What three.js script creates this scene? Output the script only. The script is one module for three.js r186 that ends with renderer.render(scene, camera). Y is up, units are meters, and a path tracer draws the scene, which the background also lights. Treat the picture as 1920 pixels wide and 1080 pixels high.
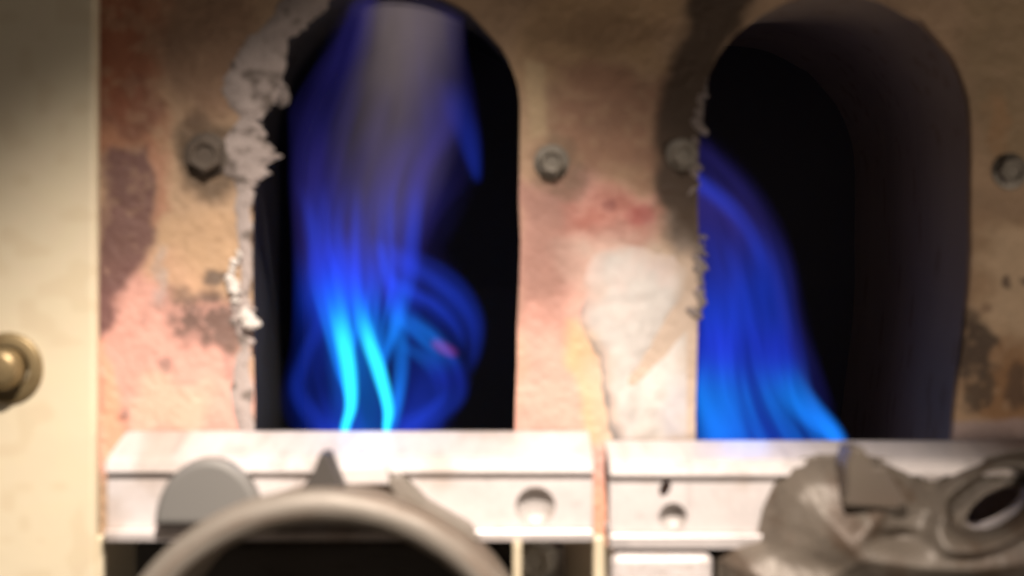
import * as THREE from 'three';
import { RoundedBoxGeometry } from 'three/addons/geometries/RoundedBoxGeometry.js';
import { mergeGeometries } from 'three/addons/utils/BufferGeometryUtils.js';
import { RectAreaLightUniformsLib } from 'three/addons/lights/RectAreaLightUniformsLib.js';

// ------------------------------------------------------------------ camera, light, exposure
const scene = new THREE.Scene();
const MM = 0.001, D = 0.28;                                   // the lens stands 28 cm in front of the cell panel (z = 0)
const camera = new THREE.PerspectiveCamera(2 * THREE.MathUtils.radToDeg(Math.atan(0.054 / D)), 1920 / 1080, 0.01, 5);
camera.position.set(0, 0, D);
camera.lookAt(0, 0, 0);
camera.focus = 0.4;
camera.userData.fStop = 11;
scene.background = new THREE.Color(0, 0, 0);

RectAreaLightUniformsLib.init();
const torch = new THREE.SpotLight(new THREE.Color(1, 0.89, 0.8), 1.02, 0, THREE.MathUtils.degToRad(24.11), 0.554, 2);   // hand torch held above the burners
torch.name = 'torch';
torch.position.set(-0.0003, 0.2112, 0.2420);
torch.target.position.set(-0.0385, -0.15, 0.01);
torch.castShadow = true; torch.shadow.radius = 0.35; torch.shadow.mapSize.set(2048, 2048); torch.shadow.camera.near = 0.02; torch.shadow.camera.far = 1;
scene.add(torch, torch.target);
const roomLamp = new THREE.RectAreaLight(new THREE.Color(1, 0.85, 0.74), 0.3, 0.45, 0.2);            // soft light of the room behind the camera
roomLamp.name = 'room_lamp';
roomLamp.position.set(-0.1, 0.03, 0.42);
roomLamp.lookAt(0.05, -0.02, 0);
scene.add(roomLamp);
const rightFill = new THREE.PointLight(new THREE.Color(1, 0.85, 0.72), 0.03, 0, 2);                  // added fill with no visible source, low right, to lift the right side
rightFill.name = 'right_fill';
rightFill.position.set(0.15, -0.03, 0.17);
rightFill.castShadow = true; rightFill.shadow.radius = 1.2;
scene.add(rightFill);

const renderer = new THREE.WebGLRenderer({ antialias: true });
renderer.setSize(1024, 576);
renderer.toneMapping = THREE.LinearToneMapping;
renderer.toneMappingExposure = 1;
renderer.shadowMap.enabled = true;

// ------------------------------------------------------------------ helpers
// a measured spot of the picture (1920 x 1080) as a real point at depth z, metres
const at = (px, py, z = 0) => new THREE.Vector3((px - 960) * 1e-4 * (D - z) / D, (540 - py) * 1e-4 * (D - z) / D, z);
const size = (n, z = 0) => n * 1e-4 * (D - z) / D;
const clamp = (x, a = 0, b = 1) => Math.min(b, Math.max(a, x));
const smooth = (a, b, x) => { const t = clamp((x - a) / (b - a)); return t * t * (3 - 2 * t); };
const mix = (a, b, t) => a + (b - a) * t;
let seed = 7;
const rnd = () => { seed = (seed + 0x6d2b79f5) | 0; let t = Math.imul(seed ^ (seed >>> 15), 1 | seed); t = (t + Math.imul(t ^ (t >>> 7), 61 | t)) ^ t; return ((t ^ (t >>> 14)) >>> 0) / 4294967296; };
const hash = (x, y, z) => { let h = Math.imul(x | 0, 374761393) ^ Math.imul(y | 0, 668265263) ^ Math.imul(z | 0, 2147483647 - 1013904223); h = Math.imul(h ^ (h >>> 13), 1274126177); return ((h ^ (h >>> 16)) >>> 0) / 4294967296; };
function noise(x, y, z = 0) {
  const X = Math.floor(x), Y = Math.floor(y), Z = Math.floor(z), s = (t) => t * t * (3 - 2 * t), u = s(x - X), v = s(y - Y), w = s(z - Z);
  const l = (k) => mix(mix(hash(X, Y, Z + k), hash(X + 1, Y, Z + k), u), mix(hash(X, Y + 1, Z + k), hash(X + 1, Y + 1, Z + k), u), v);
  return mix(l(0), l(1), w);
}
const fbm = (x, y, z = 0, n = 4) => { let s = 0, a = 0.5, t = 0; for (let i = 0; i < n; i++) { s += a * noise(x, y, z + i * 7.3); t += a; a *= 0.5; x = x * 2.03 + 11.7; y = y * 2.03 + 5.1; z *= 2.03; } return s / t; };

const used = {};
const numbered = (n) => { const k = used[n] = (used[n] ?? -1) + 1; return k ? n + '_' + String(k).padStart(3, '0') : n; };
function thing(name, label, category, group) { const g = new THREE.Group(); g.name = numbered(name); g.userData = { label, category }; if (group) g.userData.group = group; scene.add(g); return g; }
function obj(name, geometry, material, parent, label) {
  const m = new THREE.Mesh(geometry, material);
  m.name = name; m.castShadow = m.receiveShadow = true;
  if (label) m.userData.label = label;
  parent.add(m);
  return m;
}
const box = (x0, x1, y0, y1, z0, z1, r = 0.0004) => { const g = new RoundedBoxGeometry(x1 - x0, y1 - y0, z1 - z0, 3, Math.min(r, (x1 - x0) / 2.1, (y1 - y0) / 2.1, (z1 - z0) / 2.1)); g.translate((x0 + x1) / 2, (y0 + y1) / 2, (z0 + z1) / 2); return g; };
function prism(points, z0, z1, bevel = 0.0004, holes = []) {
  const s = new THREE.Shape(points.map((p) => new THREE.Vector2(p.x, p.y)));
  for (const h of holes) s.holes.push(new THREE.Path(h.map((p) => new THREE.Vector2(p.x, p.y))));
  const g = new THREE.ExtrudeGeometry(s, { depth: z1 - z0 - 2 * bevel, bevelEnabled: bevel > 0, bevelSize: bevel, bevelOffset: -bevel, bevelThickness: bevel, bevelSegments: 3, curveSegments: 24 });
  g.translate(0, 0, z0 + bevel);
  return g;
}
function texture(w, h, f, srgb = false) {
  const d = new Uint8Array(w * h * 4);
  for (let y = 0; y < h; y++) for (let x = 0; x < w; x++) {
    const c = f((x + 0.5) / w, (y + 0.5) / h);
    for (let k = 0; k < 3; k++) { const v = clamp(Array.isArray(c) ? c[k] : c); d[(y * w + x) * 4 + k] = 255 * (srgb ? (v <= 0.0031308 ? 12.92 * v : 1.055 * v ** (1 / 2.4) - 0.055) : v); }
    d[(y * w + x) * 4 + 3] = 255;
  }
  const t = new THREE.DataTexture(d, w, h);
  t.magFilter = THREE.LinearFilter; t.minFilter = THREE.LinearFilter; t.wrapS = t.wrapT = THREE.RepeatWrapping;
  if (srgb) t.colorSpace = THREE.SRGBColorSpace;
  t.needsUpdate = true;
  return t;
}
// uv in metres across x/y of the thing, laid on the rectangle [x0,x1] x [y0,y1]
function flatUV(g, x0, x1, y0, y1) { const p = g.attributes.position, uv = new Float32Array(p.count * 2); for (let i = 0; i < p.count; i++) { uv[2 * i] = (p.getX(i) - x0) / (x1 - x0); uv[2 * i + 1] = (p.getY(i) - y0) / (y1 - y0); } g.setAttribute('uv', new THREE.BufferAttribute(uv, 2)); return g; }

// ------------------------------------------------------------------ materials
const grain = texture(256, 256, (u, v) => 0.5 * fbm(u * 24, v * 24, 3) + 0.5 * noise(u * 90, v * 90, 1));
grain.repeat.set(1, 1);
const mottle = (c, amount, fx, fy, z) => texture(512, 512, (u, v) => { const n = fbm(u * fx, v * fy, z, 5) - 0.5, s = smooth(0.62, 0.72, fbm(u * fx * 2.2, v * fy * 2.2, z + 9, 4)); return c.map((k, i) => k * (1 + n * amount) * (1 - s * 0.18 * (1 + i * 0.3))); }, true);
const rusty = (c, r, f, z, k = 0.8) => texture(768, 768, (u, v) => { const n = fbm(u * f, v * f, z, 5), w = k * smooth(0.5, 0.72, fbm(u * f * 1.7 + 3, v * f * 1.7, z + 5, 5)), g = 1 + (n - 0.5) * 0.4 + (noise(u * 300, v * 300, z) - 0.5) * 0.12 - smooth(0.8, 0.86, noise(u * 90, v * 90, z + 2)) * 0.25 * k; return c.map((x, i) => mix(x, r[i], w) * g); }, true);
const M = {
  cream: new THREE.MeshStandardMaterial({ name: 'cream_enamel', map: texture(512, 512, (u, v) => { const n = fbm(u * 5, v * 5, 1, 5) - 0.5, d = smooth(0.6, 0.8, noise(u * 60, v * 60, 4)) * 0.05; return [0.66, 0.565, 0.395].map((k, i) => k * (1 + n * 0.16 - d * (1 + i * 0.4))); }, true), roughness: 0.42, bumpMap: grain, bumpScale: 0.00006 }),
  white: new THREE.MeshStandardMaterial({ name: 'aluminised_steel', map: rusty([0.6, 0.545, 0.52], [0.42, 0.33, 0.27], 14, 4, 0.55), roughness: 0.4, metalness: 0.12, bumpMap: grain, bumpScale: 0.00005 }),
  cast: new THREE.MeshStandardMaterial({ name: 'grey_casting', map: rusty([0.22, 0.19, 0.155], [0.13, 0.085, 0.055], 8, 6), roughness: 0.55, metalness: 0.25, bumpMap: grain, bumpScale: 0.00012 }),
  disc: new THREE.MeshStandardMaterial({ name: 'zinc_disc', map: mottle([0.2, 0.19, 0.175], 0.25, 4, 4, 8), roughness: 0.5, metalness: 0.35 }),
  dark: new THREE.MeshStandardMaterial({ name: 'blackened_iron', map: mottle([0.06, 0.052, 0.045], 0.5, 6, 6, 11), roughness: 0.6, metalness: 0.3 }),
  soot: new THREE.MeshStandardMaterial({ name: 'sooty_steel', map: mottle([0.04, 0.034, 0.028], 0.3, 5, 5, 13), roughness: 0.7 }),
  screw: new THREE.MeshStandardMaterial({ name: 'zinc_screw', map: mottle([0.34, 0.31, 0.26], 0.4, 5, 5, 15), roughness: 0.4, metalness: 0.5 }),
  burntScrew: new THREE.MeshStandardMaterial({ name: 'burnt_screw', map: mottle([0.1, 0.075, 0.055], 0.5, 5, 5, 16), roughness: 0.65, metalness: 0.2 }),
  dullScrew: new THREE.MeshStandardMaterial({ name: 'dull_screw', map: mottle([0.2, 0.175, 0.14], 0.5, 5, 5, 21), roughness: 0.5, metalness: 0.35 }),
  brass: new THREE.MeshStandardMaterial({ name: 'yellow_zinc_bolt', map: mottle([0.3, 0.22, 0.11], 0.5, 5, 5, 17), roughness: 0.42, metalness: 0.6 }),
  fibre: new THREE.MeshStandardMaterial({ name: 'gasket_fibre', map: rusty([0.38, 0.315, 0.285], [0.15, 0.12, 0.1], 9, 19, 0.9), roughness: 0.95, bumpMap: grain, bumpScale: 0.0003 }),
};

M.brownCast = new THREE.MeshStandardMaterial({ name: 'brown_grey_casting', map: rusty([0.135, 0.11, 0.085], [0.085, 0.055, 0.035], 7, 31), roughness: 0.5, metalness: 0.2, bumpMap: grain, bumpScale: 0.00015, side: THREE.DoubleSide });
M.litTube = new THREE.MeshStandardMaterial({ name: 'lit_tube_steel', map: mottle([0.33, 0.25, 0.18], 0.25, 5, 5, 33), roughness: 0.6 });  // paler than the sooty tube: light on the right wall put into its colour
M.paleFibre = new THREE.MeshStandardMaterial({ name: 'pale_gasket_fibre', map: mottle([0.62, 0.57, 0.52], 0.6, 10, 10, 23), roughness: 0.95 });
M.whiteBowl = new THREE.MeshStandardMaterial({ name: 'grey_dimple_steel', map: mottle([0.42, 0.385, 0.36], 0.3, 5, 5, 35), roughness: 0.5, metalness: 0.2, side: THREE.DoubleSide });

// ------------------------------------------------------------------ cell panel with two arched openings
function arch(cx, r, cy, leftB, rightB, yb, wob) {          // outline in picture measures at z = 0, from bottom left, clockwise
  const pts = [];
  const n = 28;
  pts.push([leftB, yb]);
  for (let i = 1; i < 10; i++) pts.push([mix(leftB, cx - r, smooth(0, 1, i / 10)), mix(yb, cy, i / 10)]);
  for (let i = 0; i <= n; i++) { const a = Math.PI - Math.PI * i / n; pts.push([cx + Math.cos(a) * r, cy - Math.sin(a) * r * 0.98]); }
  for (let i = 1; i < 10; i++) pts.push([mix(cx + r, rightB, smooth(0.2, 1, i / 10)), mix(cy, yb, i / 10)]);
  pts.push([rightB, yb]);
  return pts.map(([x, y], i) => at(x + (fbm(i * 0.7, wob) - 0.5) * 9, y + (fbm(i * 0.7, wob + 40) - 0.5) * 9));
}
const OPEN = [arch(722, 262, 218, 462, 974, 1000, 3), arch(1567, 266, 238, 1296, 1786, 1010, 8)];
const PX0 = 150, PX1 = 2010, PY0 = -90, PY1 = 1190;
// stains, plus some painted-in light and shade: [shape, colour, strength, edge softness, noise scale, warp]
const inPoly = (x, y, p) => { let best = 1e9, inside = false; for (let i = 0, j = p.length - 1; i < p.length; j = i++) { const [ax, ay] = p[j], [bx, by] = p[i]; const t = clamp(((x - ax) * (bx - ax) + (y - ay) * (by - ay)) / ((bx - ax) ** 2 + (by - ay) ** 2)); best = Math.min(best, Math.hypot(x - ax - t * (bx - ax), y - ay - t * (by - ay))); if ((ay > y) !== (by > y) && x < ax + (y - ay) / (by - ay) * (bx - ax)) inside = !inside; } return inside ? best : -best; };
const ell = (cx, cy, rx, ry, rot = 0) => (x, y) => { const c = Math.cos(rot), s = Math.sin(rot), a = (c * (x - cx) + s * (y - cy)) / rx, b = (-s * (x - cx) + c * (y - cy)) / ry; return (1 - Math.hypot(a, b)) * Math.min(rx, ry); };
const poly = (p) => (x, y) => inPoly(x, y, p);
const STAINS_AND_SHADE = [
  // left flange
  [poly([[150, 560], [330, 470], [470, 600], [470, 900], [150, 900]]), [0.73, 0.43, 0.37], 0.9, 60, 0.012, 30, 0],
  [poly([[290, 420], [460, 400], [450, 560], [330, 560], [270, 500]]), [0.55, 0.385, 0.26], 0.8, 40, 0.02, 20, 0],
  [ell(310, 760, 80, 50), [0.8, 0.6, 0.45], 0.4, 40, 0.02, 30, 0],
  [poly([[150, -90], [330, -90], [320, 160], [290, 300], [170, 300]]), [0.36, 0.17, 0.11], 0.75, 50, 0.012, 40, 0.25],
  [ell(250, 200, 60, 50), [0.22, 0.11, 0.08], 0.7, 30, 0.02, 30, 0.2],
  [poly([[205, 275], [275, 270], [302, 330], [300, 410], [272, 490], [225, 570], [186, 640], [150, 640], [190, 440]]), [0.14, 0.075, 0.07], 0.9, 30, 0.02, 16, 0.12],
  [poly([[280, 270], [320, 280], [318, 400], [292, 430], [300, 350]]), [0.45, 0.24, 0.17], 0.7, 22, 0.02, 14, 0],
  [ell(392, 295, 66, 84), [0.085, 0.06, 0.04], 0.8, 30, 0.025, 22, 0.1],
  [ell(300, 520, 16, 52), [0.42, 0.37, 0.34], 0.6, 14, 0.03, 18, 0.2],
  [ell(395, 598, 85, 55, 0.25), [0.13, 0.09, 0.075], 0.9, 50, 0.03, 34, 0.3],
  [ell(405, 525, 26, 16), [0.1, 0.08, 0.07], 0.8, 12, 0.04, 12, 0.3],
  [ell(305, 685, 14, 12), [0.25, 0.18, 0.16], 0.6, 10, 0.04, 10, 0.3],
  [ell(430, 690, 12, 22), [0.4, 0.25, 0.22], 0.6, 10, 0.04, 10, 0.3],
  [poly([[180, 700], [208, 700], [240, 800], [215, 840], [190, 800]]), [0.55, 0.27, 0.2], 0.6, 18, 0.03, 12, 0],
  [ell(232, 776, 10, 10), [0.2, 0.13, 0.12], 0.6, 8, 0.04, 6, 0.2],
  [ell(225, 90, 70, 110), [0.3, 0.12, 0.075], 0.7, 50, 0.02, 40, 0.3],
  [ell(410, 80, 110, 150), [0.24, 0.15, 0.105], 0.75, 70, 0.012, 50, 0.1],
  [poly([[186, 640], [200, 640], [225, 790], [260, 860], [190, 860]]), [0.85, 0.5, 0.36], 0.7, 20, 0.02, 14, 0],
  // post between the openings
  [poly([[1095, 800], [1160, 800], [1160, 1190], [1095, 1190]]), [0.85, 0.47, 0.35], 0.9, 30, 0.02, 10, 0],
  [poly([[990, -90], [1300, -90], [1240, 130], [1000, 130]]), [0.42, 0.29, 0.18], 0.7, 60, 0.012, 40, 0.1],
  [poly([[970, 330], [1240, 360], [1150, 560], [1160, 900], [960, 900]]), [0.75, 0.44, 0.38], 0.9, 60, 0.012, 30, 0],
  [poly([[960, 300], [1100, 330], [1090, 480], [1060, 590], [960, 600]]), [0.33, 0.2, 0.165], 0.85, 90, 0.012, 40, 0],
  [poly([[1060, 600], [1130, 620], [1160, 840], [1100, 840], [1070, 700]]), [0.82, 0.58, 0.33], 0.6, 30, 0.015, 20, 0],
  [poly([[1040, 120], [1250, 140], [1250, 350], [1060, 300]]), [0.29, 0.165, 0.12], 0.75, 60, 0.014, 40, 0.2],
  [ell(1150, 60, 120, 30), [0.3, 0.2, 0.13], 0.6, 26, 0.015, 30, 0.2],
  [ell(1150, 415, 95, 50, 0.2), [0.42, 0.19, 0.155], 0.85, 40, 0.02, 24, 0.2],
  [ell(1140, 385, 16, 14), [0.25, 0.11, 0.1], 0.7, 9, 0.03, 8, 0.2],
  [ell(1200, 405, 30, 20), [0.42, 0.14, 0.13], 0.7, 14, 0.03, 10, 0.2],
  [ell(1045, 320, 52, 60), [0.2, 0.14, 0.1], 0.7, 26, 0.03, 20, 0.2],
  [poly([[985, 110], [1022, 120], [1022, 250], [990, 260]]), [0.6, 0.47, 0.32], 0.7, 14, 0.02, 8, 0],
  [poly([[1300, -90], [1460, -90], [1350, 120], [1322, 240], [1318, 490], [1268, 480], [1228, 385], [1226, 300], [1228, 190], [1282, 60]]), [0.05, 0.032, 0.021], 0.94, 34, 0.02, 14, 0],  // dark band: a shadow across the post, painted into the panel colour
  [poly([[1080, 470], [1230, 440], [1320, 520], [1320, 860], [1130, 860], [1100, 640]]), [0.68, 0.58, 0.5], 0.7, 110, 0.02, 30, 0],
  // right flange
  [poly([[1780, -90], [2010, -90], [2010, 380], [1840, 300]]), [0.34, 0.26, 0.165], 0.6, 60, 0.012, 40, 0.15],  // upper part toned darker, light falloff painted into the panel colour
  [poly([[1800, 420], [2010, 420], [2010, 830], [1780, 830]]), [0.6, 0.42, 0.28], 0.5, 60, 0.012, 30, 0],
  [poly([[1830, 450], [2010, 380], [2010, 660], [1840, 620]]), [0.8, 0.62, 0.45], 0.8, 50, 0.015, 40, 0],  // lower part toned lighter, stronger light painted into the panel colour
  [ell(1905, 740, 75, 95, 0.3), [0.34, 0.19, 0.1], 0.8, 40, 0.025, 40, 0.3],
  [ell(1910, 725, 32, 45), [0.12, 0.075, 0.05], 0.8, 20, 0.035, 22, 0.3],
  [ell(1828, 650, 36, 62, -0.15), [0.08, 0.055, 0.04], 0.9, 24, 0.03, 26, 0.15],
  [ell(1835, 725, 30, 40), [0.1, 0.075, 0.055], 0.8, 16, 0.04, 20, 0.4],
  [ell(1885, 530, 9, 14), [0.12, 0.08, 0.06], 0.8, 7, 0.04, 8, 0.2],
  [ell(1918, 525, 8, 10), [0.12, 0.08, 0.06], 0.8, 7, 0.04, 8, 0.2],
  [ell(1850, 580, 10, 10), [0.3, 0.2, 0.14], 0.8, 7, 0.04, 8, 0.2],
  [ell(1872, 235, 22, 60), [0.45, 0.28, 0.17], 0.6, 20, 0.03, 20, 0.2],
  [poly([[1780, 790], [2010, 790], [2010, 860], [1780, 860]]), [0.46, 0.38, 0.38], 0.7, 14, 0.02, 10, 0],
];
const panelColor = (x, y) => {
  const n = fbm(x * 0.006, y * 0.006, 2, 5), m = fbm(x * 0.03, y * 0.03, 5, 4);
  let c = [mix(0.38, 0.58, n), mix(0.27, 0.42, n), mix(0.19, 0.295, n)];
  for (const [d, col, k, soft, f, warp, hole] of STAINS_AND_SHADE) {
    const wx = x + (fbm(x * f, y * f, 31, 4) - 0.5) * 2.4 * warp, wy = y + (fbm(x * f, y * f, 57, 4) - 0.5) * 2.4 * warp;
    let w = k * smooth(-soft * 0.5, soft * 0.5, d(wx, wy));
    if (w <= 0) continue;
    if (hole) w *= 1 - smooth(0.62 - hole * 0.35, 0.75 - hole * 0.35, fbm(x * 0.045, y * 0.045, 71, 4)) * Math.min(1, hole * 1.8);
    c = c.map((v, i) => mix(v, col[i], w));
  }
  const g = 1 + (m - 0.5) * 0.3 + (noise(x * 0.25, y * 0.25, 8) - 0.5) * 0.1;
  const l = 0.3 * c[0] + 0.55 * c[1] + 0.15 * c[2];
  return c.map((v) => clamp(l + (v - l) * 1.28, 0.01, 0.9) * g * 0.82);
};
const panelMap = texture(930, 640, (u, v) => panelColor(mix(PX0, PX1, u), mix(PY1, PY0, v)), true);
const panelBump = texture(930, 640, (u, v) => { const x = mix(PX0, PX1, u), y = mix(PY1, PY0, v); return 0.6 * fbm(x * 0.02, y * 0.02, 91, 5) + 0.4 * fbm(x * 0.09, y * 0.09, 95, 3); });
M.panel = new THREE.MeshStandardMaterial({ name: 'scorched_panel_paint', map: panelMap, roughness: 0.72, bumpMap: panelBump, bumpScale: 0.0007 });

const panel = thing('cell_panel', 'scorched tan and pink metal panel with two tall arched openings', 'panel');
{
  const a = at(PX0, PY1), b = at(PX1, PY0), corners = [[PX0, PY1], [PX0, PY0], [PX1, PY0], [PX1, PY1]].map(([x, y]) => at(x, y));
  const g = prism(corners, -0.0024, 0, 0.0009, OPEN);
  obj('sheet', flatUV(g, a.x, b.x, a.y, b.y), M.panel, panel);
}
// chalky white scale on the post: a crusted, folded sheet that stands up to 2 mm off the paint
{
  const outline = [[1082, 486], [1120, 458], [1170, 446], [1215, 452], [1266, 470], [1310, 500], [1320, 600], [1320, 700], [1310, 850], [1250, 850], [1190, 860], [1136, 860], [1128, 790], [1116, 740], [1110, 690], [1092, 640], [1074, 590], [1090, 545]];
  const NX = 90, NY = 150, pos = [], col = [], idx = [];
  for (let j = 0; j <= NY; j++) for (let i = 0; i <= NX; i++) {
    const x = mix(1050, 1288, i / NX), y = mix(425, 870, j / NY);
    const d = inPoly(x + (fbm(x * 0.03, y * 0.03, 3) - 0.5) * 26, y + (fbm(x * 0.03, y * 0.03, 23) - 0.5) * 26, outline);
    const rise = smooth(0, 110, d), t = x - (1292 - (y - 560) * 0.62);
    const fold = Math.exp(-((t / 26) ** 2)) * smooth(520, 600, y) * smooth(760, 700, y);
    const z = -0.0008 + smooth(-14, 22, d) * 0.00086 + rise * (0.0004 + 0.0012 * fbm(x * 0.012, y * 0.008, 61)) - fold * 0.0011 + (fbm(x * 0.06, y * 0.06, 67) - 0.5) * 0.0005 * rise;
    const p = at(x, y); pos.push(p.x, p.y, z);
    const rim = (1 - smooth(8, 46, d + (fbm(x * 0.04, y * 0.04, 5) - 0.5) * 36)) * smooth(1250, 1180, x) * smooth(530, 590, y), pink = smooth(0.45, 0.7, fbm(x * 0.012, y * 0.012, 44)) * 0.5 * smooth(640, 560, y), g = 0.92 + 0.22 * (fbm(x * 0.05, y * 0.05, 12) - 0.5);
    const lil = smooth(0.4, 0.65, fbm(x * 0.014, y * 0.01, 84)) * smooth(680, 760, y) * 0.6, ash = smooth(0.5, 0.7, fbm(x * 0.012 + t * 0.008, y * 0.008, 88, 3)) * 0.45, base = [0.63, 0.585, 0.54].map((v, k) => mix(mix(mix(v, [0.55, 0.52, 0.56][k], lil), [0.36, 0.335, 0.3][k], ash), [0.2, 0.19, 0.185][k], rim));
    const under = panelColor(x, y), here = Math.max(rim * 0.9, smooth(-6, 62, d + (fbm(x * 0.025, y * 0.025, 17) - 0.5) * 60));
    col.push(...base.map((v, k) => mix(under[k], mix(v, [0.74, 0.56, 0.5][k], pink) * g, here)));
  }
  for (let j = 0; j < NY; j++) for (let i = 0; i < NX; i++) { const a = j * (NX + 1) + i, b = a + 1, c = a + NX + 1, d = c + 1; if (Math.max(pos[3 * a + 2], pos[3 * b + 2], pos[3 * c + 2], pos[3 * d + 2]) > -0.0007) idx.push(a, c, b, b, c, d); }
  const g = new THREE.BufferGeometry();
  g.setAttribute('position', new THREE.Float32BufferAttribute(pos, 3)); g.setAttribute('color', new THREE.Float32BufferAttribute(col, 3)); g.setIndex(idx); g.computeVertexNormals();
  obj('scale_crust', g, new THREE.MeshStandardMaterial({ name: 'chalky_scale', vertexColors: true, roughness: 0.95, side: THREE.DoubleSide }), panel, 'chalky white scale crusted on the post between the openings');
}
// hex washer-head screw: washer, six-sided head, a dished top
function screwParts(group, r, h, mat) {
  const w = new THREE.LatheGeometry([[0, 0], [r * 1.25, 0], [r * 1.28, h * 0.1], [r * 1.18, h * 0.22], [0, h * 0.24]].map((p) => new THREE.Vector2(...p)), 32); w.rotateX(Math.PI / 2);
  const hex = Array.from({ length: 6 }, (_, i) => new THREE.Vector2(Math.cos(i * Math.PI / 3 + 0.3) * r, Math.sin(i * Math.PI / 3 + 0.3) * r));
  const hole = Array.from({ length: 20 }, (_, i) => new THREE.Vector2(Math.cos(-i * Math.PI / 10) * r * 0.52, Math.sin(-i * Math.PI / 10) * r * 0.52));
  const head = prism(hex, h * 0.22, h, r * 0.14, [hole]), dish = new THREE.CylinderGeometry(r * 0.56, r * 0.56, h * 0.5, 24); dish.rotateX(Math.PI / 2); dish.translate(0, 0, h * 0.5);
  obj('washer', w, mat, group); obj('head', head, mat, group); obj('dished_top', dish, mat, group);
}
function screw(parent, px, py, z, r, h, mat, turn = 0, name = 'screw', label) {
  const g = new THREE.Group(); g.name = name; g.position.copy(at(px, py, z)); g.rotation.z = turn; if (label) g.userData.label = label;
  parent.add(g); screwParts(g, r, h, mat); return g;
}
screw(panel, 388, 292, 0, 0.0034, 0.0028, M.burntScrew, 0.2, 'screw', 'blackened screw on the left flange');
screw(panel, 1034, 304, 0, 0.0026, 0.0026, M.dullScrew, 0.5, 'screw');
screw(panel, 1278, 290, 0, 0.0024, 0.0026, M.dullScrew, 0.1, 'screw');
screw(panel, 1893, 322, 0, 0.0027, 0.0024, M.dullScrew, 0.8, 'screw');

// ------------------------------------------------------------------ heat exchanger tubes behind the openings
OPEN.forEach((o, k) => {
  const t = thing('heat_exchanger_tube', k ? 'dim brown metal heat exchanger tube behind the opening with the leaning flame' : 'black heat exchanger tube behind opening with ragged gasket edge', 'tube');
  const pos = [], uv = [], idx = [], n = o.length, depth = Array.from({ length: 16 }, (_, i) => mix(-0.001, -0.142, i / 15)), swell = depth.map((z) => 1.012 + 0.34 * smooth(0.018, 0.125, -z));
  const c = o.reduce((s, p) => s.add(p), new THREE.Vector3()).multiplyScalar(1 / n);
  depth.forEach((z, j) => { for (let i = 0; i < n; i++) { const p = o[i], s = swell[j]; pos.push(c.x + (p.x - c.x) * s, c.y + (p.y - c.y) * s, z); uv.push(i / n * 4, z / 0.05); } });
  for (let j = 0; j < depth.length - 1; j++) for (let i = 0; i < n; i++) { const a = j * n + i, b = j * n + (i + 1) % n; idx.push(a, a + n, b, b, a + n, b + n); }
  const g = new THREE.BufferGeometry();
  g.setAttribute('position', new THREE.Float32BufferAttribute(pos, 3)); g.setAttribute('uv', new THREE.Float32BufferAttribute(uv, 2)); g.setIndex(idx); g.computeVertexNormals();
  const m = (k ? M.litTube : M.soot).clone(); m.side = THREE.DoubleSide;
  obj('wall', g, m, t);
  const back = prism(o.map((p) => new THREE.Vector3(c.x + (p.x - c.x) * 1.4, c.y + (p.y - c.y) * 1.4, 0)), -0.143, -0.141, 0);
  obj('end_plate', back, M.dark, t);
});

// ------------------------------------------------------------------ ragged fibre gaskets
function lumpy(points, z, amp, s) {                         // points: [px, py, radius px]; torn tufts packed along the line
  const c = new THREE.CatmullRomCurve3(points.map(([x, y]) => at(x, y, z))), n = Math.ceil(c.getLength() / 0.0017) + 1, parts = [];
  for (let j = 0; j <= n; j++) {
    const f = j / n * (points.length - 1), k = Math.min(points.length - 2, Math.floor(f)), r = size(mix(points[k][2], points[k + 1][2], f - k), z) * mix(0.6, 1.35, rnd()), p = c.getPoint(j / n);
    const g = new THREE.IcosahedronGeometry(1, 3), q = g.attributes.position, e = rnd() * 3.14, st = mix(0.9, 1.9, rnd()), off = s * 5 + j * 3.7;
    for (let i = 0; i < q.count; i++) {
      const x = q.getX(i), y = q.getY(i), w = q.getZ(i), d = 0.6 + 0.75 * fbm(x * 0.8 + off, y * 0.8, w * 0.8 + off, 4) * (1 + amp * 0.3);
      q.setXYZ(i, x * d * st, y * d / Math.sqrt(st), w * d * 0.7);
    }
    g.rotateZ(e); g.scale(r, r, r); g.translate(p.x + (rnd() - 0.5) * r * 0.9, p.y + (rnd() - 0.5) * r * 0.9, p.z + (rnd() - 0.5) * r * 0.5);
    g.computeVertexNormals(); parts.push(g);
  }
  return mergeGeometries(parts);
}
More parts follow.
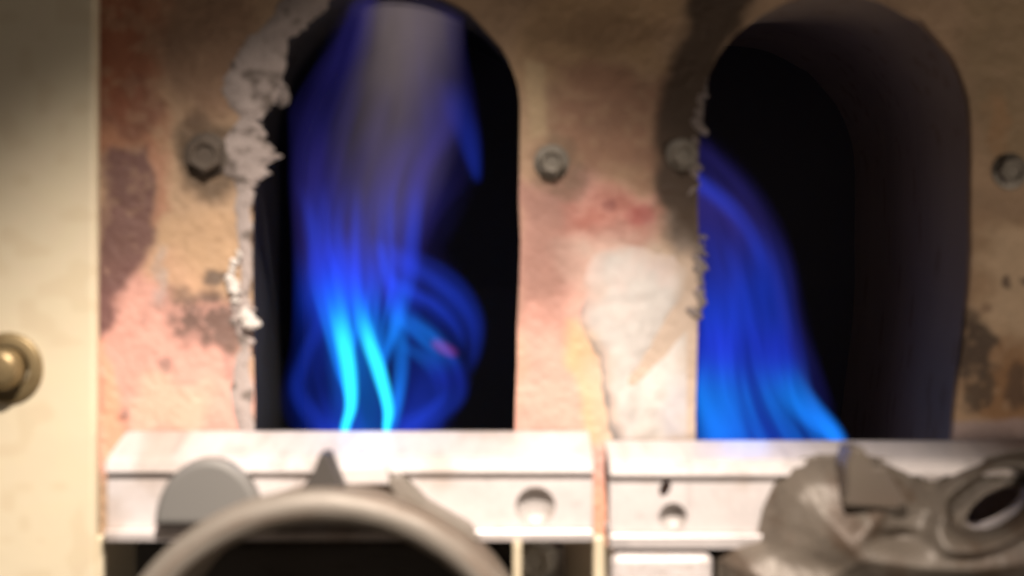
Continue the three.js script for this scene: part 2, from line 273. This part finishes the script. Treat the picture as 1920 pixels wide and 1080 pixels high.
{
  const t = thing('gasket', 'ragged grey fibre gasket crumbling along the edge of the opening with twin flame jets', 'gasket');
  const edge = [[700, -44, 12], [650, -34, 20], [600, -10, 24], [550, 26, 28], [512, 70, 30], [486, 120, 40], [476, 150, 58], [472, 176, 66], [468, 196, 34], [466, 222, 22], [464, 250, 40], [462, 280, 60], [462, 305, 58], [462, 330, 34], [461, 352, 12], [461, 420, 13], [461, 560, 10], [461, 590, 14], [461, 604, 24], [461, 622, 8], [461, 660, 10], [461, 840, 9]];
  const curve = new THREE.CatmullRomCurve3(edge.map(([x, y]) => new THREE.Vector3(x, y, 0)));
  const N = 300, inner = [], outer = [];
  for (let i = 0; i <= N; i++) {
    const f = i / N * (edge.length - 1), k = Math.min(edge.length - 2, Math.floor(f)), w = mix(edge[k][2], edge[k + 1][2], f - k), p = curve.getPoint(i / N), q = curve.getTangent(i / N), nx = q.y, ny = -q.x;
    const e = w * (0.45 + 1.1 * fbm(i * 0.09, 4, 2, 4)) + (fbm(i * 0.35, 9, 3, 3) - 0.45) * 26, o = -8 - w * 0.8 + (fbm(i * 0.12, 21, 5, 4) - 0.5) * 40;
    inner.push(at(p.x + nx * e, p.y + ny * e)); outer.push(at(p.x + nx * o, p.y + ny * o));
  }
  // a torn felt sheet, thicker in the middle, with a lifted, uneven surface
  const rows = 9, pos = [], uv = [], idx = [];
  for (const side of [1, -1]) for (let r = 0; r < rows; r++) for (let i = 0; i <= N; i++) {
    const p = outer[i].clone().lerp(inner[i], r / (rows - 1)), bulge = Math.sin(Math.PI * clamp(r / (rows - 1), 0, 1)) ** 0.6, h = bulge * (0.0002 + 0.001 * fbm(p.x * 420, p.y * 420, 6, 4) * clamp(edge[Math.min(edge.length - 1, Math.round(i / N * (edge.length - 1)))][2] / 40, 0.25, 1));
    pos.push(p.x, p.y, side > 0 ? 0.0001 + h : -0.0012 * bulge); uv.push(p.x / 0.03, p.y / 0.03);
  }
  for (const side of [0, 1]) for (let r = 0; r < rows - 1; r++) for (let i = 0; i < N; i++) { const a = side * rows * (N + 1) + r * (N + 1) + i, b = a + 1, c = a + N + 1, d = c + 1; side ? idx.push(a, b, c, b, d, c) : idx.push(a, c, b, b, c, d); }
  const g = new THREE.BufferGeometry();
  g.setAttribute('position', new THREE.Float32BufferAttribute(pos, 3)); g.setAttribute('uv', new THREE.Float32BufferAttribute(uv, 2)); g.setIndex(idx); g.computeVertexNormals();
  const felt = M.fibre.clone(); felt.side = THREE.DoubleSide;
  obj('torn_felt', g, felt, t);
  obj('clump', lumpy([[520, 160, 8], [534, 182, 10], [528, 196, 6]], 0.0002, 0.6, 5), M.fibre, t);
  obj('flake', lumpy([[446, 478, 5], [434, 510, 10], [436, 545, 8], [442, 566, 5]], 0.0008, 0.6, 14), M.paleFibre, t);
  obj('clump', lumpy([[456, 590, 8], [468, 600, 13], [470, 610, 10]], 0.0014, 0.45, 17), M.paleFibre, t);
}
{
  const t = thing('gasket', 'short grey fibre gasket scrap on the chalky post edge', 'gasket');
  obj('strip', lumpy([[1316, 446, 7], [1312, 480, 10], [1310, 520, 10], [1314, 555, 9], [1304, 586, 8]], -0.0002, 0.6, 24), M.fibre, t);
  obj('strip', lumpy([[1322, 150, 6], [1312, 200, 9], [1305, 250, 9], [1300, 300, 8], [1299, 360, 7]], -0.0006, 0.6, 27), M.fibre, t);
}

// ------------------------------------------------------------------ cream casing, left and below
const casing = thing('furnace_casing', 'cream enamelled sheet metal casing beside the scorched panel', 'casing');
{
  const z = 0.004, a = at(-260, 1300, z), b = at(181, -180, z);
  obj('side_sheet', flatUV(box(a.x, b.x, a.y, b.y, 0.0006, z, 0.0014), -0.15, 0.05, -0.1, 0.1), M.cream, casing);
  const c = at(176, 1300, 0.003), d = at(1136, 1004, 0.003);
  obj('lower_sheet', flatUV(box(c.x, d.x, c.y, d.y, 0.0005, 0.0034, 0.001), -0.15, 0.05, -0.1, 0.1), M.cream, casing);
  const bolt = new THREE.Group(); bolt.name = 'bolt'; bolt.position.copy(at(16, 690, z)); casing.add(bolt);
  const w = new THREE.LatheGeometry([[0.0042, 0], [0.0064, 0], [0.0066, 0.0005], [0.006, 0.001], [0.0042, 0.0011]].map((p) => new THREE.Vector2(...p)), 40); w.rotateX(Math.PI / 2);
  obj('washer', w, M.brass, bolt);
  const h = new THREE.LatheGeometry([[0, 0.0058], [0.0022, 0.0057], [0.0032, 0.0052], [0.0037, 0.0044], [0.0038, 0.0034], [0.0038, 0.0004], [0, 0.0004]].map((p) => new THREE.Vector2(...p)), 40); h.rotateX(Math.PI / 2);
  obj('head', h, M.brass, bolt);
}

// ------------------------------------------------------------------ burners
const ZF = 0.018;                                            // front of the burner boxes
function burnerBox(parent, xl, xr, yBack, yLip, yFace, yLow, yEnd, dimples, punched = []) {
  const a = at(xl, 0, ZF).x, b = at(xr, 0, ZF).x, back = at(0, yBack, 0.0035).y, lip = at(0, yLip, ZF).y, face = at(0, yFace, ZF).y, low = at(0, yLow, ZF).y, end = at(0, yEnd, ZF).y;
  // cross-section in (z, y), swept along x
  const section = (pts, x0, x1) => { const g = prism(pts.map(([z, y]) => new THREE.Vector3(-z, y, 0)), 0, x1 - x0, 0.0003); g.rotateY(Math.PI / 2); g.translate(x0, 0, 0); return g; };
  const uv = (g) => flatUV(g, -0.08, 0.12, -0.1, 0.1);
  obj('top_ledge', uv(section([[0.0035, back], [0.006, back - 0.0001], [ZF - 0.001, lip + 0.0006], [ZF + 0.0008, lip - 0.0003], [ZF + 0.0012, face], [ZF - 0.0012, face], [0.0035, back - 0.003]], a, b)), M.white, parent);
  const ring = (c, rx, ry = rx, rot = 0) => Array.from({ length: 32 }, (_, i) => { const t = -i / 32 * Math.PI * 2, x = Math.cos(t) * rx, y = Math.sin(t) * ry; return new THREE.Vector3(c.x + x * Math.cos(rot) - y * Math.sin(rot), c.y + x * Math.sin(rot) + y * Math.cos(rot), 0); });
  const plate = [[a, face - 0.00002], [b, face - 0.00002], [b, low], [a, low]].map(([x, y]) => new THREE.Vector3(x, y, 0)), pressed = dimples.map(([x, y, r]) => [at(x, y, ZF), r]), holes = punched.map(([x, y, rx, ry, rot]) => ring(at(x, y, ZF), rx, ry, rot));
  obj('front_plate', uv(prism(plate, ZF - 0.004, ZF, 0.0003, [...pressed.map(([c, r]) => ring(c, r)), ...holes])), M.white, parent);
  for (const [c, r] of pressed) {                            // pressed-in dimple
    const bowl = new THREE.LatheGeometry([[0, -0.0024], [r * 0.4, -0.0023], [r * 0.7, -0.0019], [r * 0.9, -0.0012], [r * 1.02, -0.0004]].map((p) => new THREE.Vector2(...p)), 40); bowl.rotateX(Math.PI / 2); bowl.translate(c.x, c.y, ZF);
    obj('pressed_dimple', bowl, M.whiteBowl, parent);
  }
  obj('lower_flange', uv(section([[0.005, low - 0.00002], [ZF + 0.0014, low - 0.00002], [ZF + 0.0016, low - 0.0004], [ZF + 0.0012, end], [0.005, end]], a, b)), M.white, parent);
}
function venturi(parent, c, r, z0, z1, mat) {               // bell mouth on an axis along z
  const g = new THREE.Group(); g.name = 'venturi'; g.position.set(c.x, c.y, 0); parent.add(g);
  const V = (a) => a.map((p) => new THREE.Vector2(...p));
  const tube = new THREE.LatheGeometry(V([[r * 0.955, z0], [r * 0.95, mix(z0, z1, 0.5)], [r * 0.95, z1 - 0.003], [r * 0.9, z1 - 0.003], [r * 0.88, mix(z0, z1, 0.5)], [r * 0.88, z0]]), 96); tube.rotateX(Math.PI / 2);
  obj('bell', tube, mat, g);
  const lipPts = []; for (let i = 0; i <= 18; i++) { const a = i / 18 * Math.PI * 2; lipPts.push([r * 0.945 + Math.cos(a) * 0.0028, z1 - 0.001 + Math.sin(a) * 0.003]); }
  const lip = new THREE.LatheGeometry(V(lipPts), 96); lip.rotateX(Math.PI / 2);
  obj('rolled_rim', lip, mat, g);
  const inner = new THREE.LatheGeometry(V([[r * 0.87, z1 - 0.004], [r * 0.85, z0], [r * 0.8, z0 - 0.03], [r * 0.6, z0 - 0.07], [r * 0.4, z0 - 0.09], [0, z0 - 0.091]]), 64); inner.rotateX(Math.PI / 2);
  obj('throat', inner, mat, g);
  return g;
}
const burnerA = thing('gas_burner', 'white burner box with a large round open venturi mouth and grey half-round cover', 'burner');
{
  burnerBox(burnerA, 200, 1112, 808, 862, 884, 992, 1012, [[1004, 950, 0.0038]]);
  venturi(burnerA, at(605, 1354, 0.045), 0.036, ZF - 0.001, 0.045, M.cast);
  // half-round cover standing against the front plate
  const p = []; for (let i = 0; i <= 30; i++) { const a = Math.PI * i / 30; p.push(at(391 + Math.cos(a) * 102, 986 - Math.sin(a) * 127, ZF + 0.004)); }
  obj('half_round_cover', prism(p, ZF, ZF + 0.0045, 0.0012), M.disc, burnerA);
  const fin = [[560, 925], [590, 880], [601, 850], [616, 850], [628, 880], [646, 925]].map(([x, y]) => at(x, y, 0.028));
  obj('locating_fin', prism(fin, 0.022, 0.03, 0.0004), M.dark, burnerA);
  const tab = [[636, 908], [636, 872], [726, 868], [732, 908]].map(([x, y]) => at(x, y, 0.021));
  obj('tab', prism(tab, ZF + 0.0002, 0.0225, 0.0006), M.white, burnerA);
  const sl = [[728, 905], [736, 888], [752, 890], [800, 940], [880, 985], [900, 1010], [800, 1010]].map(([x, y]) => at(x, y, 0.022));
  obj('side_web', prism(sl, ZF - 0.0006, 0.0242, 0.0005), M.cast, burnerA);
}
const burnerB = thing('gas_burner', 'white burner box with a pressed brown-grey body and slanted air port', 'burner');
{
  burnerBox(burnerB, 1142, 2080, 826, 868, 890, 1000, 1026, [[1262, 969, 0.00275]], [[1247, 915, 0.0012, 0.0019, -0.4], [1870, 947, 0.0064, 0.003, 0.5]]);
  // pressed body in front of the box: a domed sheet with a rounded shoulder, an arched rib, a dent under it and a deep slanted air port
  const outline = [[1434, 1022], [1446, 970], [1470, 918], [1503, 884], [1555, 872], [1640, 870], [1700, 880], [1750, 898], [1800, 902], [1850, 888], [1920, 868], [2030, 850], [2100, 860], [2100, 1220], [1380, 1220], [1366, 1070], [1390, 1040]];
  const NX = 240, NY = 120, pos = [], uv = [], idx = [], deep = [];
  for (let j = 0; j <= NY; j++) for (let i = 0; i <= NX; i++) {
    const x = mix(1350, 2090, i / NX), y = mix(850, 1210, j / NY), d = inPoly(x, y, outline);
    const pr = ell(1868, 950, 100, 46, -0.5)(x, y) / 40, arc = Math.hypot((x - 1705) / 105, (y - 1040) / 92) - 1;
    let h = 5 * Math.sqrt(smooth(0, 46, d)) + 9 * smooth(10, 190, d);
    h += 1.8 * Math.exp(-((arc / 0.2) ** 2)) * smooth(1040, 990, y) - 3.4 * Math.exp(-(((x - 1686) / 44) ** 2) - ((y - 1012) / 17) ** 2);
    h += -3 * Math.exp(-(((x - 1775) / 40) ** 2) - ((y - 930) / 30) ** 2) - 1.6 * Math.exp(-(((x - 1560) / 60) ** 2) - ((y - 1070) / 30) ** 2);
    h += 2.5 * Math.exp(-((pr + 0.25) ** 2) / 0.06) - 17 * smooth(-0.05, 0.42, pr);
    h += (fbm(x * 0.02, y * 0.02, 3, 3) - 0.5) * 0.6;
    const z = ZF - 0.0008 + smooth(-3, 6, d) * 0.0006 + MM * Math.max(d > 20 ? 0.8 : 0, h) * smooth(-2, 3, d), p = at(x, y, pr > 0 ? mix(0.028, ZF, smooth(0, 0.3, pr)) : 0.028);
    pos.push(p.x, p.y, z); uv.push(p.x / 0.06, p.y / 0.06); deep.push(pr > 0.42 ? -9 : d);
  }
  for (let j = 0; j < NY; j++) for (let i = 0; i < NX; i++) { const a = j * (NX + 1) + i, b = a + 1, e = a + NX + 1, f = e + 1; if (Math.max(deep[a], deep[b], deep[e], deep[f]) > -4 && Math.min(deep[a], deep[b], deep[e], deep[f]) !== -9) idx.push(a, e, b, b, e, f); }
  const g = new THREE.BufferGeometry();
  g.setAttribute('position', new THREE.Float32BufferAttribute(pos, 3)); g.setAttribute('uv', new THREE.Float32BufferAttribute(uv, 2)); g.setIndex(idx); g.computeVertexNormals();
  obj('pressed_body', g, M.brownCast, burnerB);
  const fin = [[1592, 955], [1594, 880], [1604, 844], [1628, 844], [1648, 878], [1672, 880], [1712, 950], [1690, 962]].map(([x, y]) => at(x, y, 0.032));
  obj('locating_fin', prism(fin, 0.02, 0.029, 0.0006), M.brownCast, burnerB);
}

// ------------------------------------------------------------------ small brackets under the burners
{
  const t = thing('screw_bracket', 'small cream bracket holding a dark screw below the venturi burner', 'bracket');
  const z = 0.02, a = at(962, 1130, z), b = at(978, 1014, z);
  obj('upright', box(a.x, b.x, a.y, b.y, 0.004, 0.022, 0.0006), M.cream, t);
  const c = at(978, 1130, 0.008), d = at(1060, 1022, 0.008);
  obj('web', box(c.x + 0.0001, d.x, c.y, d.y, 0.004, 0.0085, 0.0006), M.cast, t);
  screw(t, 1004, 1050, 0.0085, 0.0032, 0.0032, M.screw, 0.4, 'screw');
}
{
  const t = thing('rounded_bracket', 'plain pale rounded bracket under the burner with slanted air port', 'bracket');
  const a = at(1146, 1140, 0.02), b = at(1338, 1040, 0.02);
  obj('plate', box(a.x, b.x, a.y, b.y, 0.006, 0.02, 0.0016), M.white, t);
}
{
  const t = thing('manifold_support', 'black iron support bar in the gap beneath both burners', 'support');
  const a = at(250, 1200, 0.012), b = at(962, 1018, 0.012);
  obj('bar', box(a.x, b.x, a.y, b.y, 0.0038, 0.012, 0.001), M.dark, t);
  const c = at(1140, 1200, 0.005), d = at(2080, 1020, 0.005);
  obj('bar', box(c.x, d.x, c.y, d.y, 0.001, 0.0052, 0.001), M.dark, t);
}

// ------------------------------------------------------------------ flames
// a tongue of burning gas: an elliptical body along a spine, glowing in proportion to its own thickness
const VIO = [0.045, 0.036, 0.3], BLU = [0.022, 0.075, 0.95], AZU = [0.012, 0.26, 1.15], CYA = [0.03, 0.7, 1.15], GRY = [0.08, 0.062, 0.06], RED = [0.5, 0.03, 0.25];
const flameMat = new THREE.MeshBasicMaterial({ name: 'burning_gas', vertexColors: true, transparent: true, side: THREE.DoubleSide, depthWrite: false });
function tongue(parent, st, z, deep, s, streak = 0.35, name = 'flame_tongue', hollow = 0) {  // st: [px, py, half width px, glow, colour]
  const n = st.length - 1, NJ = n * 14, NI = 32, pos = [], col = [], idx = [];
  const spline = (f, k) => { const i = clamp(Math.floor(f), 0, n - 1), t = f - i, g = (j) => { const v = st[clamp(j, 0, n)]; return k < 4 ? v[k] : v[4][k - 4]; }, a = g(i - 1), b = g(i), c = g(i + 1), d = g(i + 2); const v = 0.5 * (2 * b + (c - a) * t + (2 * a - 5 * b + 4 * c - d) * t * t + (3 * b - a - 3 * c + d) * t * t * t); return k < 2 ? v : Math.max(0, v); };
  for (let j = 0; j <= NJ; j++) {
    const f = j / NJ * n, x = spline(f, 0), y = spline(f, 1), x2 = spline(Math.min(n, f + 0.05), 0) - spline(Math.max(0, f - 0.05), 0), y2 = spline(Math.min(n, f + 0.05), 1) - spline(Math.max(0, f - 0.05), 1), L = Math.hypot(x2, y2) || 1;
    const nx = -y2 / L, ny = x2 / L, hw = Math.max(2, spline(f, 2)), glow = spline(f, 3) * smooth(0, 0.7, f) * smooth(n, n - 1, f), c = [4, 5, 6].map((k) => spline(f, k));
    for (let i = 0; i <= NI; i++) {
      const a = i / NI * Math.PI * 2, u = Math.cos(a), p = at(x + nx * u * hw * 1.25, y + ny * u * hw * 1.25, z);
      const thick = Math.pow(Math.max(0, 1 - u * u), 1.7 - 0.7 * hollow) * mix(1, 0.3 + 2.2 * u ** 4 + 0.9 * u * u, hollow), wisp = Math.max(0, 1 + streak * 3.2 * (fbm(u * 2.6 + s * 3.1 + Math.sin(a) * 0.4, f * 0.42 + s, s, 3) - 0.5));
      pos.push(p.x, p.y, z + Math.sin(a) * size(hw, z) * deep);
      col.push(c[0] * 2.2, c[1] * 2.2, c[2] * 2.2, clamp(mix(0.15, 0.27, smooth(0.6, 1.6, glow)) * glow * thick * wisp, 0, 0.6));
    }
  }
  for (let j = 0; j < NJ; j++) for (let i = 0; i < NI; i++) { const a = j * (NI + 1) + i, b = a + NI + 1; idx.push(a, a + 1, b, b, a + 1, b + 1); }
  const g = new THREE.BufferGeometry();
  g.setAttribute('position', new THREE.Float32BufferAttribute(pos, 3)); g.setAttribute('color', new THREE.Float32BufferAttribute(col, 4)); g.setIndex(idx); g.computeVertexNormals();
  const m = obj(name, g, flameMat, parent); m.castShadow = false;
  return m;
}
const flameA = thing('gas_flame', 'tall blue gas flame with twin bright jets and a grey plume', 'flame');
// twin jets
tongue(flameA, [[640, 850, 7, 1.4, CYA], [646, 806, 9, 2.0, CYA], [658, 760, 12, 2.1, CYA], [655, 700, 15, 2.0, CYA], [645, 640, 17, 1.6, CYA], [634, 575, 21, 1.1, AZU], [627, 510, 26, 0.7, BLU], [624, 430, 28, 0.36, VIO], [632, 340, 26, 0.25, VIO], [642, 240, 26, 0.1, VIO]], -0.012, 0.7, 1, 0.2);
tongue(flameA, [[728, 850, 6, 1.4, CYA], [725, 806, 8, 2.1, CYA], [728, 765, 11, 2.1, CYA], [712, 700, 14, 1.9, CYA], [692, 640, 15, 1.4, CYA], [676, 580, 18, 0.95, AZU], [664, 520, 22, 0.6, BLU], [660, 440, 26, 0.34, VIO], [664, 350, 26, 0.2, VIO]], -0.011, 0.7, 2, 0.2);
tongue(flameA, [[730, 830, 9, 0.7, AZU], [744, 760, 13, 0.95, AZU], [752, 690, 16, 0.7, AZU], [749, 620, 18, 0.6, AZU], [738, 560, 17, 0.7, BLU], [724, 500, 14, 0.85, BLU], [712, 446, 8, 0.3, BLU]], -0.013, 0.7, 3, 0.3);
tongue(flameA, [[690, 850, 60, 0.5, AZU], [680, 790, 56, 0.3, AZU], [672, 720, 52, 0.34, AZU], [664, 640, 52, 0.42, AZU], [650, 560, 54, 0.42, BLU], [642, 480, 54, 0.3, BLU], [640, 400, 50, 0.1, VIO]], -0.016, 0.6, 24, 0.7);
// hollow mantle
tongue(flameA, [[690, 860, 96, 0.5, BLU], [690, 790, 120, 0.3, BLU], [680, 720, 128, 0.2, BLU], [672, 640, 104, 0.24, BLU], [672, 560, 100, 0.34, BLU], [675, 460, 104, 0.36, VIO], [690, 360, 124, 0.36, VIO], [720, 260, 150, 0.3, VIO], [740, 170, 132, 0.24, VIO], [756, 80, 100, 0.2, VIO], [768, -20, 84, 0.16, VIO], [772, -140, 80, 0.1, VIO]], -0.02, 0.6, 4, 0.7, 'flame_tongue', 1);
tongue(flameA, [[650, 850, 40, 0.6, BLU], [640, 800, 44, 0.55, BLU], [620, 740, 46, 0.25, BLU], [606, 680, 40, 0.2, BLU], [606, 620, 36, 0.22, BLU], [600, 550, 36, 0.36, BLU], [590, 470, 36, 0.4, VIO], [582, 380, 32, 0.42, VIO], [588, 280, 34, 0.36, VIO], [616, 190, 40, 0.24, VIO], [650, 100, 40, 0.3, VIO], [678, 10, 30, 0.34, VIO], [696, -90, 28, 0.3, VIO]], -0.018, 0.6, 5, 0.8);
tongue(flameA, [[690, 620, 60, 0.1, BLU], [690, 540, 80, 0.4, BLU], [694, 460, 90, 0.34, VIO], [720, 380, 96, 0.26, VIO], [750, 300, 90, 0.2, VIO], [780, 220, 70, 0.1, VIO]], -0.024, 0.5, 6, 0.9);
// fine strands fanning out of the jets
for (let k = 0; k < 15; k++) {
  const t = (k + 0.2 + 0.6 * rnd()) / 15, jet = t < 0.5 ? [648, 655, 648] : [726, 722, 704], w = mix(5, 13, rnd()), b = mix(0.25, 0.6, rnd()), wob = (i) => (fbm(k * 3.3, i * 1.7, 4, 2) - 0.5) * 46, top = Math.floor(mix(2, 5, rnd()));
  const st = [[jet[0], 840, 6, 0.3, AZU], [jet[1], 760, 7, 0.3, AZU], [jet[2] + (t - 0.5) * 30, 690, w, 0.35, AZU], [mix(606, 752, t) + wob(1) * 0.5, 610, w, b, AZU], [mix(584, 770, t) + wob(2) * 0.8, 520, w * 1.3, b * 0.8, BLU], [mix(570, 782, t) + wob(3), 430, w * 1.6, b * 0.55, BLU], [mix(562, 800, t) + wob(4), 330, w * 2, b * 0.5, VIO], [mix(576, 850, t) + wob(5), 230, w * 2.2, b * 0.45, VIO], [mix(620, 840, t) + wob(6), 130, w * 2.2, b * 0.36, VIO], [mix(670, 830, t) + wob(7), 20, w * 2.2, b * 0.3, VIO], [mix(690, 830, t), -90, w * 2, b * 0.2, VIO]];
  tongue(flameA, st.slice(0, 5 + top), mix(-0.024, -0.008, rnd()), 1, 30 + k, 0.5, 'flame_strand');
}
// curling lobes on the right
tongue(flameA, [[690, 450, 16, 0.15, BLU], [740, 478, 22, 0.4, BLU], [795, 506, 28, 0.42, BLU], [850, 548, 30, 0.4, BLU], [884, 602, 26, 0.3, BLU], [888, 660, 18, 0.16, BLU], [872, 710, 12, 0.1, BLU]], -0.015, 0.8, 7, 0.6);
tongue(flameA, [[716, 520, 10, 0.2, BLU], [770, 548, 16, 0.4, BLU], [822, 580, 18, 0.36, BLU], [858, 624, 16, 0.2, BLU], [866, 670, 10, 0.1, BLU]], -0.017, 0.8, 21, 0.5, 'flame_strand');
tongue(flameA, [[735, 580, 18, 0.35, AZU], [780, 612, 22, 0.62, AZU], [818, 648, 24, 0.5, AZU], [850, 696, 26, 0.34, BLU], [852, 742, 24, 0.26, BLU], [806, 778, 24, 0.26, BLU], [756, 806, 22, 0.4, BLU], [735, 850, 18, 0.4, BLU]], -0.014, 0.8, 8, 0.6);
tongue(flameA, [[745, 640, 10, 0.2, AZU], [788, 668, 14, 0.36, AZU], [820, 706, 16, 0.3, BLU], [824, 746, 14, 0.2, BLU], [790, 784, 12, 0.2, BLU], [750, 815, 12, 0.2, BLU]], -0.016, 0.8, 22, 0.6, 'flame_strand');
tongue(flameA, [[640, 830, 18, 0.25, BLU], [588, 784, 20, 0.3, BLU], [558, 730, 18, 0.26, BLU], [572, 668, 16, 0.2, BLU], [600, 606, 16, 0.16, BLU], [610, 550, 16, 0.1, BLU]], -0.019, 1, 23, 0.5);
tongue(flameA, [[740, 840, 50, 0.45, BLU], [775, 760, 74, 0.26, BLU], [790, 680, 84, 0.18, BLU], [800, 600, 80, 0.16, BLU], [780, 510, 66, 0.2, VIO], [760, 430, 50, 0.15, VIO]], -0.02, 0.6, 9, 0.9);
tongue(flameA, [[806, 636, 10, 0.2, RED], [828, 650, 13, 0.4, RED], [846, 660, 12, 0.34, RED], [864, 668, 9, 0.1, RED]], -0.01, 0.8, 10, 0.2, 'flame_strand');
// upper veil and the thin bright wisp on its edge
tongue(flameA, [[760, 470, 60, 0.1, VIO], [790, 390, 70, 0.2, VIO], [810, 310, 76, 0.24, VIO], [815, 230, 70, 0.22, VIO], [805, 150, 56, 0.14, VIO], [795, 60, 50, 0.08, VIO], [790, -60, 44, 0.05, VIO]], -0.022, 0.5, 11, 0.9);
tongue(flameA, [[898, 350, 8, 0.1, BLU], [890, 310, 16, 0.26, BLU], [878, 260, 24, 0.24, BLU], [860, 205, 28, 0.16, BLU], [848, 140, 24, 0.1, BLU]], -0.016, 0.8, 12, 0.2, 'flame_strand');
// grey plume of hot gas
tongue(flameA, [[690, 600, 50, 0.1, GRY], [695, 500, 66, 0.5, GRY], [704, 400, 84, 0.9, GRY], [726, 300, 104, 1.0, GRY], [748, 210, 104, 1.0, GRY], [762, 120, 92, 1.2, GRY], [770, 30, 86, 1.4, GRY], [775, -130, 84, 1.4, GRY], [776, -260, 80, 1, GRY]], -0.03, 0.5, 13, 0.8, 'plume');

const flameB = thing('gas_flame', 'blue gas flame leaning out from behind the chalky post', 'flame');
tongue(flameB, [[1590, 850, 12, 0.7, AZU], [1562, 812, 20, 1.1, AZU], [1520, 772, 26, 1.0, AZU], [1484, 728, 30, 0.6, AZU], [1462, 680, 34, 0.36, BLU], [1446, 610, 38, 0.26, BLU], [1430, 530, 40, 0.2, BLU], [1400, 450, 38, 0.2, VIO], [1350, 390, 34, 0.25, VIO], [1290, 345, 30, 0.25, VIO], [1230, 310, 24, 0.2, VIO]], -0.014, 0.7, 14, 0.4);
tongue(flameB, [[1370, 860, 54, 0.8, AZU], [1345, 790, 48, 0.85, AZU], [1328, 730, 44, 0.6, AZU], [1336, 660, 40, 0.36, BLU], [1350, 580, 40, 0.25, BLU], [1354, 500, 42, 0.2, VIO], [1340, 420, 40, 0.15, VIO], [1310, 350, 34, 0.1, VIO]], -0.012, 0.7, 15, 0.5);
tongue(flameB, [[1550, 800, 26, 0.2, VIO], [1512, 690, 26, 0.22, VIO], [1484, 600, 26, 0.24, VIO], [1464, 500, 28, 0.24, VIO], [1434, 420, 28, 0.2, VIO], [1384, 350, 28, 0.2, VIO], [1320, 290, 26, 0.16, VIO], [1250, 250, 24, 0.1, VIO]], -0.018, 0.8, 17, 0.6);
tongue(flameB, [[1440, 520, 14, 0.12, BLU], [1412, 446, 16, 0.25, BLU], [1376, 396, 18, 0.36, BLU], [1338, 362, 18, 0.42, BLU], [1295, 332, 18, 0.4, BLU], [1240, 290, 14, 0.3, BLU]], -0.011, 0.8, 18, 0.3);
tongue(flameB, [[1420, 870, 140, 0.5, BLU], [1410, 780, 126, 0.36, BLU], [1395, 680, 116, 0.36, BLU], [1385, 580, 106, 0.24, BLU], [1370, 480, 98, 0.18, VIO], [1340, 390, 86, 0.2, VIO], [1310, 310, 62, 0.12, VIO], [1290, 240, 40, 0.08, VIO]], -0.022, 0.5, 19, 1.0);
for (let k = 0; k < 13; k++) {
  const t = (k + 0.2 + 0.6 * rnd()) / 13, w = mix(9, 20, rnd()), b = mix(0.18, 0.45, rnd()) * (t > 0.45 && t < 0.62 ? 0.45 : 1), wob = (i) => (fbm(k * 4.1, i * 1.9, 8, 2) - 0.5) * 50, top = Math.floor(mix(2, 5, rnd()));
  const st = [[mix(1330, 1600, t), 860, w, b, AZU], [mix(1310, 1560, t), 805, w, b, AZU], [mix(1302, 1515, t) + wob(1) * 0.4, 745, w * 1.2, b, AZU], [mix(1300, 1490, t) + wob(2) * 0.7, 670, w * 1.4, b * 0.9, BLU], [mix(1298, 1472, t) + wob(3), 580, w * 1.6, b * 0.5, BLU], [mix(1294, 1450, t) + wob(4), 490, w * 1.8, b * 0.3, BLU], [mix(1280, 1410, t) + wob(5), 410, w * 1.8, b * 0.4, VIO], [mix(1250, 1350, t) + wob(6), 340, w * 1.8, b * 0.36, VIO], [mix(1220, 1290, t), 290, w * 1.5, b * 0.2, VIO]];
  tongue(flameB, st.slice(0, 5 + top), mix(-0.022, -0.008, rnd()), 1, 60 + k, 0.5, 'flame_strand');
}
for (const [f, x, y, i] of [[flameA, 680, 700, 0.00035], [flameB, 1400, 740, 0.0003]]) {
  const l = new THREE.PointLight(new THREE.Color(0.12, 0.35, 1), i); l.name = 'flame_light'; l.position.copy(at(x, y, -0.012)); l.castShadow = true; l.shadow.radius = 0.25; f.add(l);
}

renderer.render(scene, camera);
